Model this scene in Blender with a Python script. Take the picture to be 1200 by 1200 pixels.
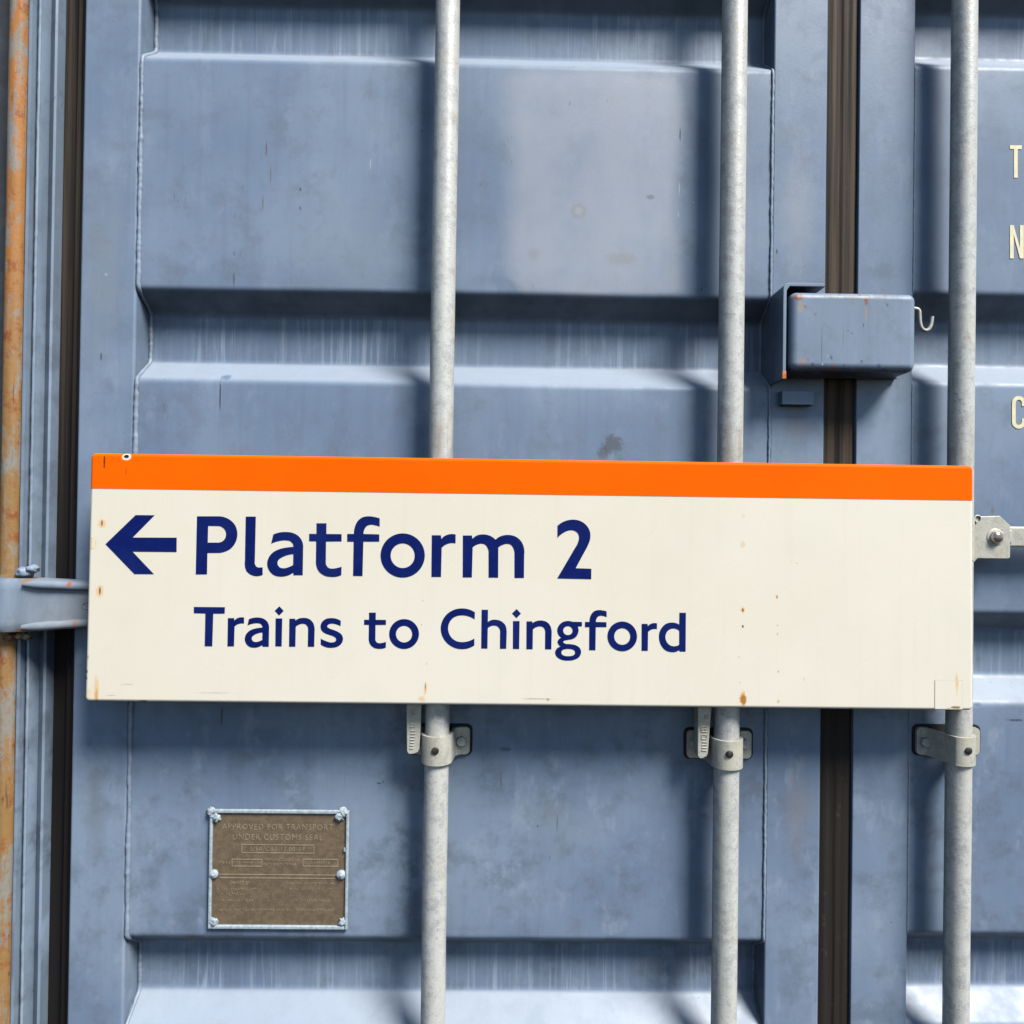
import bpy, bmesh, math, random
from mathutils import Vector, Matrix, noise

random.seed(7)
scene = bpy.context.scene
for o in list(bpy.data.objects):
    bpy.data.objects.remove(o)

# ------------------------------------------------------------------ camera
F_PX = 867.0                 # focal length in photo pixels (1200 px wide)
S = 0.0012                   # metres per photo pixel on the door face
D = F_PX * S                 # camera distance from the door face
YAW, PITCH, ROLL = math.radians(0.70), math.radians(0.45), math.radians(0.78)
fw = Vector((math.tan(YAW), 1.0, math.tan(PITCH))).normalized()
r0 = fw.cross(Vector((0, 0, 1))).normalized()
u0 = r0.cross(fw).normalized()
rt = r0 * math.cos(ROLL) + u0 * math.sin(ROLL)
up = u0 * math.cos(ROLL) - r0 * math.sin(ROLL)
cam_loc = fw * (-D / fw.y)
cam_data = bpy.data.cameras.new('camera')
cam_data.sensor_width = 36.0
cam_data.lens = 36.0 * F_PX / 1200.0
cam_data.clip_start = 0.02
cam_data.clip_end = 200.0
cam = bpy.data.objects.new('camera', cam_data)
scene.collection.objects.link(cam)
M = Matrix((rt, up, -fw)).transposed().to_4x4()
M.translation = cam_loc
cam.matrix_world = M
scene.camera = cam

# ------------------------------------------------------------------ light
SUN = Vector((0.92, -1.0, 1.72)).normalized()      # towards the sun
world = bpy.data.worlds.new('World')
scene.world = world
world.use_nodes = True
wn = world.node_tree
bg = wn.nodes['Background']
sky = wn.nodes.new('ShaderNodeTexSky')
sky.sky_type = 'NISHITA'
sky.sun_disc = False
sky.sun_elevation = math.asin(SUN.z)
sky.sun_rotation = math.atan2(SUN.x, SUN.y)
sky.air_density = 1.0
sky.dust_density = 0.3
sky.ozone_density = 1.0
wn.links.new(sky.outputs[0], bg.inputs[0])
bg.inputs[1].default_value = 0.072
sl = bpy.data.lights.new('sun', 'SUN')
sl.energy = 4.2
sl.angle = math.radians(21)
sl.color = (1.0, 0.955, 0.88)
so = bpy.data.objects.new('sun', sl)
scene.collection.objects.link(so)
so.rotation_euler = SUN.to_track_quat('Z', 'Y').to_euler()
so.location = SUN * 5
vs = scene.view_settings
vs.view_transform = 'Standard'
vs.look = 'None'
vs.gamma = 1.0
vs.use_curve_mapping = False
vs.exposure = 0.62
scene.cycles.max_bounces = 3
scene.cycles.diffuse_bounces = 0
scene.cycles.glossy_bounces = 2

# ------------------------------------------------------------------ helpers
def ray(px, py):
    return fw + rt * ((px - 600) / F_PX) + up * ((600 - py) / F_PX)

def P(px, py, h=0.0):
    """photo pixel -> (x, z) on the vertical plane h metres in front of the door face"""
    d = ray(px, py)
    t = (-h - cam_loc.y) / d.y
    p = cam_loc + d * t
    return p.x, p.z

def PX(px, py=600, h=0.0):
    return P(px, py, h)[0]

def PZ(px, py, h=0.0):
    return P(px, py, h)[1]

ZB, ZT = -1.08, 1.08

def link(name, me, mat, parent=None, smooth=False, angle=None, wn_=False):
    o = bpy.data.objects.new(name, me)
    scene.collection.objects.link(o)
    if mat is not None and not me.materials:
        me.materials.append(mat)
    if smooth:
        for p in me.polygons:
            p.use_smooth = True
        if angle:
            me.set_sharp_from_angle(angle=math.radians(angle))
    if wn_:
        md = o.modifiers.new('wn', 'WEIGHTED_NORMAL'); md.keep_sharp = True; md.weight = 90
    if parent is not None:
        o.parent = parent
        w = Vector((0, 0, 0))
        q = parent
        while q is not None:
            w += q.location
            q = q.parent
        if not parent.get('_local'):
            o.location = -w
    return o

def from_py(name, v, f, mat, parent=None, smooth=False, angle=40):
    me = bpy.data.meshes.new(name)
    me.from_pydata([tuple(a) for a in v], [], f)
    me.update()
    bm = bmesh.new(); bm.from_mesh(me)
    bmesh.ops.recalc_face_normals(bm, faces=bm.faces)
    bm.to_mesh(me); bm.free()
    return link(name, me, mat, parent, smooth, angle)

def box(name, x0, x1, h0, h1, z0, z1, mat, parent=None, bev=0.002, seg=3):
    """box between h0 and h1 metres in front of the door face"""
    bm = bmesh.new()
    bmesh.ops.create_cube(bm, size=1)
    for v in bm.verts:
        v.co = Vector((x0 if v.co.x < 0 else x1, -h0 if v.co.y > 0 else -h1, z0 if v.co.z < 0 else z1))
    if bev:
        bmesh.ops.bevel(bm, geom=bm.edges[:], offset=bev, segments=seg, profile=0.5, affect='EDGES')
    bmesh.ops.recalc_face_normals(bm, faces=bm.faces)
    me = bpy.data.meshes.new(name); bm.to_mesh(me); bm.free()
    return link(name, me, mat, parent, True, 60, True)

def extrude_z(name, prof, z0, z1, mat, parent=None, closed=True, nz=1, jitter=0.0, smooth=True, angle=35):
    """prof: (x, h) points, run vertically"""
    v, f = [], []
    n = len(prof)
    for k in range(nz + 1):
        z = z0 + (z1 - z0) * k / nz
        for i, (x, h) in enumerate(prof):
            j = jitter * noise.noise(Vector((i * 3.1, 0.3, z * 14))) if jitter else 0
            v.append((x + j * .5, -(h + j), z))
    for k in range(nz):
        for i in range(n if closed else n - 1):
            a = k * n + i; b = k * n + (i + 1) % n
            f.append((a, b, b + n, a + n))
    if closed:
        f.append(tuple(range(n))[::-1])
        f.append(tuple(range(nz * n, nz * n + n)))
    return from_py(name, v, f, mat, parent, smooth, angle)

def extrude_x_path(name, path, x0, x1, mat, parent=None):
    pass

def tube(name, path, rad, mat, parent=None, seg=12, caps=True):
    """path: list of Vector; rad float or list"""
    v, f = [], []
    n = len(path)
    prev = None
    for i, p in enumerate(path):
        t = (path[min(i + 1, n - 1)] - path[max(i - 1, 0)]).normalized()
        if prev is None:
            a = Vector((0, 1, 0)) if abs(t.y) < .9 else Vector((1, 0, 0))
            nrm = (a - t * a.dot(t)).normalized()
        else:
            nrm = (prev - t * prev.dot(t)).normalized()
        prev = nrm
        bi = t.cross(nrm)
        r = rad[i] if isinstance(rad, (list, tuple)) else rad
        for k in range(seg):
            an = 2 * math.pi * k / seg
            v.append(p + nrm * (r * math.cos(an)) + bi * (r * math.sin(an)))
    for i in range(n - 1):
        for k in range(seg):
            a = i * seg + k; b = i * seg + (k + 1) % seg
            f.append((a, b, b + seg, a + seg))
    if caps:
        f.append(tuple(range(seg))[::-1]); f.append(tuple(range((n - 1) * seg, n * seg)))
    return from_py(name, v, f, mat, parent, True, 50)

def lathe_y(name, prof, cx, cz, mat, parent=None, seg=20, hexa=False):
    """prof: (radius, h) from base to front, revolved about the axis out of the door"""
    v, f = [], []
    s = 6 if hexa else seg
    for r, h in prof:
        for k in range(s):
            a = 2 * math.pi * (k + .3) / s
            v.append((cx + r * math.cos(a), -h, cz + r * math.sin(a)))
    for i in range(len(prof) - 1):
        for k in range(s):
            a = i * s + k; b = i * s + (k + 1) % s
            f.append((a, b, b + s, a + s))
    f.append(tuple(range((len(prof) - 1) * s, len(prof) * s)))
    f.append(tuple(range(s))[::-1])
    return from_py(name, v, f, mat, parent, True, 30)

def prism(name, pts, h0, h1, mat, parent=None, bev=0.0):
    """pts: (x,z) outline, between h0 and h1"""
    bm = bmesh.new()
    a = [bm.verts.new((x, -h0, z)) for x, z in pts]
    b = [bm.verts.new((x, -h1, z)) for x, z in pts]
    n = len(pts)
    bm.faces.new(a[::-1]); ft = bm.faces.new(b)
    for i in range(n):
        bm.faces.new((a[i], a[(i + 1) % n], b[(i + 1) % n], b[i]))
    bmesh.ops.recalc_face_normals(bm, faces=bm.faces)
    if bev:
        bmesh.ops.bevel(bm, geom=[e for e in ft.edges], offset=bev, segments=2, profile=.5, affect='EDGES')
    me = bpy.data.meshes.new(name); bm.to_mesh(me); bm.free()
    return link(name, me, mat, parent, True, 60, True)

def rounded_rect(x0, x1, z0, z1, r, n=5):
    out = []
    for cx, cz, a0 in ((x1 - r, z1 - r, 0), (x0 + r, z1 - r, 90), (x0 + r, z0 + r, 180), (x1 - r, z0 + r, 270)):
        for k in range(n + 1):
            a = math.radians(a0 + 90 * k / n)
            out.append((cx + r * math.cos(a), cz + r * math.sin(a)))
    return out

def empty(name, loc, label, cat):
    o = bpy.data.objects.new(name, None)
    scene.collection.objects.link(o)
    o.location = loc
    o.empty_display_size = 0.05
    o['label'] = label; o['category'] = cat
    return o

# ------------------------------------------------------------------ materials
class NT:
    def __init__(self, name):
        self.m = bpy.data.materials.new(name)
        self.m.use_nodes = True
        self.t = self.m.node_tree
        self.b = self.t.nodes['Principled BSDF']
        self.co = self.t.nodes.new('ShaderNodeTexCoord').outputs['Object']
    def n(self, typ, **kw):
        nd = self.t.nodes.new(typ)
        for k, v in kw.items():
            setattr(nd, k, v)
        return nd
    def l(self, a, b):
        self.t.links.new(a, b)
    def mapped(self, scale, loc=(0, 0, 0)):
        m = self.n('ShaderNodeMapping')
        m.inputs['Scale'].default_value = scale
        m.inputs['Location'].default_value = loc
        self.l(self.co, m.inputs[0])
        return m.outputs[0]
    def noise(self, scale, detail=4, rough=.55, vec=None, dist=0.0):
        nd = self.n('ShaderNodeTexNoise')
        nd.inputs['Scale'].default_value = scale
        nd.inputs['Detail'].default_value = detail
        nd.inputs['Roughness'].default_value = rough
        nd.inputs['Distortion'].default_value = dist
        self.l(vec if vec is not None else self.co, nd.inputs['Vector'])
        return nd.outputs['Fac']
    def ramp(self, x, lo, hi, a=0.0, b=1.0):
        nd = self.n('ShaderNodeMapRange')
        nd.interpolation_type = 'SMOOTHSTEP'
        nd.inputs[1].default_value = lo; nd.inputs[2].default_value = hi
        nd.inputs[3].default_value = a; nd.inputs[4].default_value = b
        self.l(x, nd.inputs[0])
        return nd.outputs[0]
    def math(self, op, a, b=None):
        nd = self.n('ShaderNodeMath', operation=op)
        for i, x in enumerate((a, b)):
            if x is None: continue
            if isinstance(x, (int, float)): nd.inputs[i].default_value = x
            else: self.l(x, nd.inputs[i])
        return nd.outputs[0]
    def mix(self, fac, a, b, mode='MIX'):
        nd = self.n('ShaderNodeMix', data_type='RGBA', blend_type=mode)
        for i, x in ((0, fac), (6, a), (7, b)):
            if isinstance(x, (int, float)): nd.inputs[i].default_value = x
            elif isinstance(x, tuple): nd.inputs[i].default_value = (*x, 1) if len(x) == 3 else x
            else: self.l(x, nd.inputs[i])
        return nd.outputs[2]
    def xyz(self):
        s = self.n('ShaderNodeSeparateXYZ'); self.l(self.co, s.inputs[0]); return s.outputs
    def spot(self, x, z, rx, rz, wob=0.5, wscale=120, soft=0.45, nz=None):
        """mask of an irregular mark at (x,z)"""
        m = self.n('ShaderNodeMapping')
        m.vector_type = 'TEXTURE'
        m.inputs['Location'].default_value = (x, 0, z)
        m.inputs['Scale'].default_value = (rx, 1000, rz)
        self.l(self.co, m.inputs[0])
        ln = self.n('ShaderNodeVectorMath', operation='LENGTH')
        self.l(m.outputs[0], ln.inputs[0])
        nz = nz if nz is not None else self.noise(wscale, 3, .7)
        d = self.math('ADD', ln.outputs['Value'], self.math('MULTIPLY', self.math('SUBTRACT', nz, .5), wob * 2))
        return self.ramp(d, 1.0 - soft, 1.0, 1.0, 0.0)
    def bump(self, h, strength=.3, dist=.001, prev=None):
        nd = self.n('ShaderNodeBump')
        nd.inputs['Strength'].default_value = strength
        nd.inputs['Distance'].default_value = dist
        self.l(h, nd.inputs['Height'])
        if prev is not None: self.l(prev, nd.inputs['Normal'])
        return nd.outputs[0]
    def out(self, color=None, rough=None, metal=None, normal=None, spec=None):
        for k, x in (('Base Color', color), ('Roughness', rough), ('Metallic', metal), ('Normal', normal), ('Specular IOR Level', spec)):
            if x is None: continue
            if isinstance(x, (int, float)): self.b.inputs[k].default_value = x
            elif isinstance(x, tuple): self.b.inputs[k].default_value = (*x, 1)
            else: self.l(x, self.b.inputs[k])
        return self.m

BLUE = (0.160, 0.222, 0.332)
BLUE_L = (0.226, 0.298, 0.408)
BLUE_D = (0.085, 0.115, 0.180)

def paint(name, spots=(), light_patch=None, rust=0.0, base=BLUE, recess=(), dirt=1.0, ledges=()):
    m = NT(name)
    big = m.noise(3.2, 2, .6)
    mid = m.noise(28, 4, .65)
    streak = m.noise(1.0, 4, .65, m.mapped((52, 52, 2.2)))
    fine = m.noise(420, 1, .6)
    c = m.mix(m.ramp(big, .36, .66), base, BLUE_L)
    c = m.mix(m.math('MULTIPLY', m.ramp(streak, .48, .74), .18), c, BLUE_L)
    c = m.mix(m.math('MULTIPLY', m.ramp(streak, .50, .28), .20 * dirt), c, (0.105, 0.132, 0.195))
    c = m.mix(m.math('MULTIPLY', m.ramp(mid, .50, .74), .34 * dirt), c, (0.135, 0.165, 0.225))
    c = m.mix(m.math('MULTIPLY', m.ramp(fine, .5, .75), .14), c, BLUE_L)
    cl = m.noise(11, 4, .7)
    low = m.ramp(m.math('ADD', m.xyz()[2], m.math('MULTIPLY', cl, .2)), .12, -.22, .55, 1.0)
    c = m.mix(m.math('MULTIPLY', m.math('MULTIPLY', m.ramp(cl, .42, .64), m.ramp(mid, .38, .60)), m.math('MULTIPLY', low, .62 * dirt)), c, (0.115, 0.145, 0.190))
    c = m.mix(m.math('MULTIPLY', m.math('MULTIPLY', m.ramp(m.noise(1, 4, .7, m.mapped((24, 24, 9), (3, 1, 8))), .50, .66), m.ramp(mid, .60, .40)), m.math('MULTIPLY', low, .60)), c, (0.285, 0.345, 0.445))
    # thin pale runs left by water inside the corrugation recesses
    if recess:
        z = m.xyz()[2]
        msk = None
        for (a, b) in recess:
            k = m.math('MULTIPLY', m.ramp(z, a - .002, a + .006), m.ramp(z, b + .004, b - .006))
            msk = k if msk is None else m.math('MAXIMUM', msk, k)
        runs = m.noise(1.0, 3, .75, m.mapped((105, 1, 4.5)), .35)
        grp = m.ramp(m.noise(1.0, 2, .5, m.mapped((11, 1, .5))), .38, .62)
        k = m.math('MULTIPLY', m.math('MULTIPLY', m.ramp(runs, .47, .66), msk), m.math('ADD', m.math('MULTIPLY', grp, .65), .12))
        c = m.mix(m.math('MULTIPLY', k, .95), c, (0.36, 0.43, 0.55))
        # sunlit brightness of the upward-facing ledges, painted in as a paler colour
        ledge_lit = None
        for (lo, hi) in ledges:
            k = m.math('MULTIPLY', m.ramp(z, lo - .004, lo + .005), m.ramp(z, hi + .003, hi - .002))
            ledge_lit = k if ledge_lit is None else m.math('MAXIMUM', ledge_lit, k)
        c = m.mix(m.math('MULTIPLY', ledge_lit, m.ramp(mid, .3, .7, .80, .68)), c, (0.34, 0.395, 0.475))
    if light_patch:  # soft patch of reflected light on the panel, painted into the colour
        xa, xb, za, zb = light_patch
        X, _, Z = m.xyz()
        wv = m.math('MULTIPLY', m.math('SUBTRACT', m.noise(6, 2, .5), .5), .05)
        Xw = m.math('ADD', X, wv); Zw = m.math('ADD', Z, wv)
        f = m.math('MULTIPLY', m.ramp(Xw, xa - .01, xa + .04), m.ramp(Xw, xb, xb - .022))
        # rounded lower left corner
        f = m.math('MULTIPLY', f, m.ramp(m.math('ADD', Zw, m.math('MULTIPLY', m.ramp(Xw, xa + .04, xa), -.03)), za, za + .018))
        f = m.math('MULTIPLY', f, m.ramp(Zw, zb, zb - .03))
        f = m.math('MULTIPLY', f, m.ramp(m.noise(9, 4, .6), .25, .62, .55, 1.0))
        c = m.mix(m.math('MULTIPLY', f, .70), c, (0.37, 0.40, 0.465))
    nz_s, nz_m, nz_b = (m.noise(480, 2, .7), m.noise(150, 3, .7), m.noise(26, 4, .7)) if spots else (None,) * 3
    for (x, z, rx, rz, wob, col, amt) in spots:
        r_ = max(rx, rz)
        nz_, soft = (nz_s, .6) if r_ < .011 else (nz_m, .6) if min(rx, rz) < .021 else (nz_b, .95)
        k = m.spot(x, z, rx, rz, wob, 160, soft, nz_)
        c = m.mix(m.math('MULTIPLY', k, amt), c, col)
    sc = m.noise(1.0, 2, .5, m.mapped((210, 210, 30), (1, 2, 3)), 1.2)
    c = m.mix(m.math('MULTIPLY', m.math('MULTIPLY', m.ramp(sc, .70, .74), m.ramp(cl, .52, .60)), .6), c, (0.06, 0.07, 0.09))
    # specks and short scratches
    v = m.n('ShaderNodeTexVoronoi'); v.inputs['Scale'].default_value = 26
    m.l(m.mapped((1, 1, .55)), v.inputs['Vector'])
    sp = m.math('MULTIPLY', m.ramp(v.outputs['Distance'], .035, .016), m.ramp(m.noise(9, 2, .5), .5, .58))
    c = m.mix(m.math('MULTIPLY', sp, .75), c, (0.04, 0.05, 0.075))
    v2 = m.n('ShaderNodeTexVoronoi'); v2.inputs['Scale'].default_value = 17
    m.l(m.mapped((1, 1, .9), (3.3, 1, 7.1)), v2.inputs['Vector'])
    sp2 = m.math('MULTIPLY', m.ramp(v2.outputs['Distance'], .022, .010), m.ramp(m.noise(6, 2, .5, m.mapped((1, 1, 1), (9, 2, 1))), .5, .58))
    c = m.mix(m.math('MULTIPLY', sp2, .7), c, (0.50, 0.54, 0.58))
    if rust:
        rn = m.noise(75, 5, .72)
        rk = m.ramp(rn, .70 - rust * .1, .76 - rust * .1)
        c = m.mix(rk, c, m.mix(m.noise(200, 3, .6), (0.28, .075, .025), (.42, .19, .07)))
    ro = m.ramp(mid, .3, .7, .40, .58)
    nb = m.bump(m.noise(260, 2, .6), .16, .0006)
    return m.out(c, ro, 0.0, nb, 0.42)

def pt(px, py, h=0.0):
    return P(px, py, h)

def sp_(px, py, rx, ry, wob, col, amt, h=0.0):
    x, z = P(px, py, h)
    return (x, z, rx * S, ry * S, wob, col, amt)

DARK = (0.030, 0.038, 0.058)
PALE = (0.42, 0.46, 0.50)
GREYG = (0.20, 0.215, 0.21)

# recess rows of each door, as heights (outer top, inner top, inner bottom, outer bottom)
RD = 0.040
def rows(xp, tops, inner_t, inner_b, outer_b):
    a = PZ(xp, tops); b = PZ(xp, inner_t, -RD); c_ = PZ(xp, inner_b, -RD); d = PZ(xp, outer_b)
    pitch = 377 * S
    return [(a + k * pitch, b + k * pitch, c_ + k * pitch, d + k * pitch) for k in (2, 1, 0, -1, -2)]
ROWS_L = rows(300, 340, 371, 427, 446)
ROWS_R = rows(1170, 345, 378, 431, 450)

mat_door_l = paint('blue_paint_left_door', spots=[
    sp_(263, 441, 8, 5, .6, (0.12, 0.19, 0.28), .9), sp_(258, 464, 1.2, 25, .3, DARK, .85),
    sp_(274, 327, 1.4, 11, .4, DARK, .55),
    sp_(718, 520, 15, 14, .9, (0.085, .09, .10), .7), sp_(707, 530, 10, 9, .9, (0.085, .09, .10), .6),
    sp_(678, 247, 12, 12, .35, (0.255, .27, .275), .75), sp_(678, 247, 7, 7, .4, (0.33, .37, .42), .85),
    sp_(625, 298, 9, 9, .5, (0.26, .285, .29), .5), sp_(728, 303, 24, 9, .8, (0.27, .285, .28), .55),
    sp_(762, 231, 7, 4, .5, (0.16, .19, .22), .75),
    sp_(312, 175, 1.2, 12, .6, (0.12, .07, .06), .8), sp_(317, 205, 1.0, 14, .5, (0.14, .11, .11), .7), sp_(308, 238, 1.2, 12, .5, (0.14, .08, .07), .6),
    sp_(434, 192, 1.0, 8, .4, PALE, .7), sp_(797, 158, 1.3, 10, .4, DARK, .8), sp_(796, 222, 1.1, 10, .4, PALE, .8), sp_(795, 252, 1.0, 5, .4, PALE, .7),
    sp_(352, 222, 1.4, 3, .5, DARK, .8), sp_(352, 244, 1.4, 3, .5, DARK, .6),
    sp_(630, 968, 1.6, 1.6, .3, DARK, .9), sp_(444, 918, 3, 1.5, .5, DARK, .8),
    sp_(260, 838, 2, 16, .9, (0.06, .075, .11), .8), sp_(592, 878, 9, 3, .8, (0.09, .11, .15), .7),
    sp_(305, 1000, 90, 60, 1.0, (0.16, .185, .20), .35), sp_(650, 960, 60, 50, 1.0, (0.26, .31, .37), .4),
    sp_(420, 290, 120, 90, .9, (0.24, .29, .35), .35)],
    light_patch=(PX(585, 250), PX(806, 250), PZ(690, 352), PZ(690, 70)), recess=[(r[2], r[1]) for r in ROWS_L], ledges=[(r[3], r[2]) for r in ROWS_L])
mat_door_r = paint('blue_paint_right_door', spots=[
    sp_(1163, 598, 3, 6, .8, (0.20, .13, .10), .6), sp_(1012, 490, 2.2, 1.2, .3, DARK, .9), sp_(1058, 453, 2.2, 2, .3, (.6, .65, .7), .9),
    sp_(1190, 844, 12, 2, .8, DARK, .7), sp_(1146, 825, 6, 3, .7, (.10, .15, .25), .8), sp_(1015, 508, 26, 10, 1.0, (.32, .30, .33), .45)],
    recess=[(r[2], r[1]) for r in ROWS_R], ledges=[(r[3], r[2]) for r in ROWS_R])
mat_stile = paint('blue_paint_stile', dirt=.8, spots=[
    sp_(120, 320, 34, 160, .7, (0.235, .265, .30), .45), sp_(125, 322, 2.0, 2.0, .3, PALE, .8), sp_(119, 418, 1.2, 6, .4, DARK, .8),
    sp_(935, 250, 30, 120, .6, (0.31, .34, .40), .5), sp_(910, 295, 1.4, 4, .4, DARK, .9), sp_(1035, 318, 14, 14, .8, (0.12, .155, .21), .5),
    sp_(112, 940, 18, 90, .8, (0.15, .17, .19), .5), sp_(935, 950, 24, 80, .9, (0.20, .205, .225), .55),
    sp_(935, 500, 22, 30, .9, (0.21, .225, .26), .55)])
mat_post = None

def rusty_post():
    m = NT('rusted_post')
    z = m.xyz()[2]
    st = m.noise(1.0, 5, .7, m.mapped((60, 60, 3)))
    n1 = m.noise(14, 5, .65, m.mapped((2.2, 2.2, .5)))
    hi = m.ramp(m.math('ADD', z, m.math('MULTIPLY', n1, .25)), .15, .55)
    rust = m.mix(hi, (0.29, 0.165, 0.060), (0.44, 0.165, 0.032))
    rust = m.mix(m.math('MULTIPLY', m.ramp(st, .4, .68), .6), rust, (0.29, 0.19, 0.09))
    rust = m.mix(m.math('MULTIPLY', m.ramp(m.noise(48, 5, .75), .52, .68), .85), rust, (0.25, 0.06, .018))
    rust = m.mix(m.math('MULTIPLY', m.ramp(m.noise(20, 5, .75, m.mapped((1.5, 1.5, .7), (5, 1, 3))), .48, .60), .85), rust, (0.25, .255, .24))
    rust = m.mix(m.math('MULTIPLY', m.ramp(m.noise(90, 4, .75, m.mapped((1, 1, .4), (8, 1, 3))), .60, .70), .75), rust, (0.09, .045, .02))
    rust = m.mix(m.math('MULTIPLY', m.ramp(m.noise(1, 4, .7, m.mapped((160, 160, 9), (4, 4, 4))), .60, .68), .7), rust, (0.05, .04, .03))
    rust = m.mix(m.math('MULTIPLY', m.ramp(m.noise(1, 4, .6, m.mapped((90, 90, 5), (1, 7, 2))), .58, .68), .6), rust, (0.25, .27, .27))
    nb = m.bump(m.noise(180, 5, .7), .5, .0012)
    return m.out(rust, .62, 0.0, nb, .35)
mat_post = rusty_post()

def galv(name, base=(0.60, 0.61, 0.585), dark=(0.28, 0.29, 0.31), warm=.2):
    m = NT(name)
    a = m.noise(420, 2, .6)
    a2 = m.noise(60, 4, .7)
    b = m.noise(1.0, 3, .6, m.mapped((75, 75, 5)))
    c = m.mix(m.ramp(a2, .42, .66), base, tuple((p + q) * .5 for p, q in zip(base, dark)))
    c = m.mix(m.math('MULTIPLY', m.ramp(a, .52, .70), m.ramp(a2, .35, .6, .25, .8)), c, dark)
    c = m.mix(m.math('MULTIPLY', m.ramp(b, .5, .68), .45), c, (0.62, .62, .57))
    c = m.mix(m.math('MULTIPLY', m.ramp(m.noise(22, 3, .6), .5, .68), warm), c, (0.56, .51, .37))
    c = m.mix(m.math('MULTIPLY', m.ramp(m.noise(1, 3, .7, m.mapped((300, 300, 8), (2, 5, 1))), .66, .72), .45), c, (0.16, .16, .16))
    z = m.xyz()[2]
    st = m.math('MULTIPLY', m.math('MULTIPLY', m.ramp(z, .165, .085), m.ramp(z, .06, .08)), m.ramp(b, .35, .62))
    c = m.mix(m.math('MULTIPLY', st, .55), c, (0.30, .22, .15))
    st2 = m.math('MULTIPLY', m.ramp(m.noise(16, 4, .7, m.mapped((1, 1, .35), (2, 6, 4))), .60, .72), m.ramp(a2, .4, .6))
    c = m.mix(m.math('MULTIPLY', st2, .6), c, (0.24, .18, .125))
    nb = m.bump(m.math('ADD', a, m.math('MULTIPLY', a2, 1.6)), .35, .0008)
    return m.out(c, m.ramp(a2, .35, .65, .34, .55), .12, nb, .5)
mat_galv = galv('galvanised_tube')
mat_cast = galv('galvanised_casting', (0.55, 0.54, 0.47), (0.30, .305, .29), .5)

def simple(name, col, rough=.5, metal=0.0, var=.25, scale=60, bumps=.2, spec=.5):
    m = NT(name)
    a = m.noise(scale, 5, .65)
    lo = tuple(x * (1 - var) for x in col); hi = tuple(min(1, x * (1 + var)) for x in col)
    c = m.mix(m.ramp(a, .35, .65), lo, hi)
    nb = m.bump(m.noise(scale * 4, 4, .6), bumps, .0006)
    return m.out(c, rough, metal, nb, spec)

def rubber():
    m = NT('weathered_rubber')
    st = m.noise(1.0, 5, .7, m.mapped((160, 160, 1.5)))
    c = m.mix(m.ramp(st, .35, .7), (0.014, 0.012, 0.011), m.mix(m.ramp(m.xyz()[2], -.25, .15), (0.026, 0.020, 0.017), (0.095, 0.068, 0.048)))
    c = m.mix(m.math('MULTIPLY', m.ramp(m.noise(50, 5, .7), .6, .72), .5), c, (0.07, .058, .046))
    return m.out(c, .75, 0, m.bump(m.noise(300, 4, .6), .3, .0006), .3)
mat_rubber = rubber()
def rubber_dark():
    m = NT('black_rubber')
    st = m.noise(1.0, 5, .7, m.mapped((160, 160, 1.5)))
    z = m.xyz()[2]
    up_ = m.ramp(m.math('ADD', z, m.math('MULTIPLY', st, .1)), -.1, .5)
    c = m.mix(m.math('MULTIPLY', m.ramp(st, .35, .7), up_), (0.012, 0.010, 0.010), (0.075, 0.058, 0.045))
    return m.out(c, .8, 0, m.bump(m.noise(300, 4, .6), .3, .0006), .25)
mat_rubber_dark = rubber_dark()
mat_shade_rim = simple('black_pad', (0.010, 0.011, 0.014), .8, 0, .2)
mat_gap = simple('dark_void', (0.012, 0.012, 0.014), .9, 0, .2)
mat_grey = simple('grey_steel', (0.07, 0.075, 0.085), .6, 0, .2, 30)
mat_rivet = simple('dark_rivet', (0.055, 0.045, 0.04), .45, .5, .5, 200)
mat_pin = simple('bare_steel_pin', (0.40, 0.35, 0.32), .3, .85, .25, 120)
mat_weld = paint('weld_paint', base=(0.27, .335, .42), rust=.35)
mat_hinge = paint('hinge_paint', rust=.40, base=(0.24, 0.265, 0.290), spots=[
    (*P(72, 686, .05), .0045, .0045, .5, (0.42, .12, .07), .95), (*P(78, 733, .05), .003, .0045, .5, (0.42, .16, .09), .95),
    (*P(20, 682, .05), .012, .005, .8, (0.34, .16, .06), .7), (*P(18, 742, .05), .02, .004, .8, (0.36, .17, .06), .8)])
mat_cream = simple('cream_stencil_paint', (0.80, 0.74, 0.50), .55, 0, .06, 90, .1)
_r = random.Random(11)
BOXMARKS = [(*P(_r.uniform(932, 1068), _r.choice((_r.uniform(344, 352), _r.uniform(418, 434), _r.uniform(350, 430))), .054), _r.uniform(.0008, .0028), _r.uniform(.0008, .004), 1.0,
             _r.choice(((.24, .08, .03), (.07, .08, .09), (.36, .40, .43), (.10, .11, .12))), _r.uniform(.5, .9)) for _ in range(26)]
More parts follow.
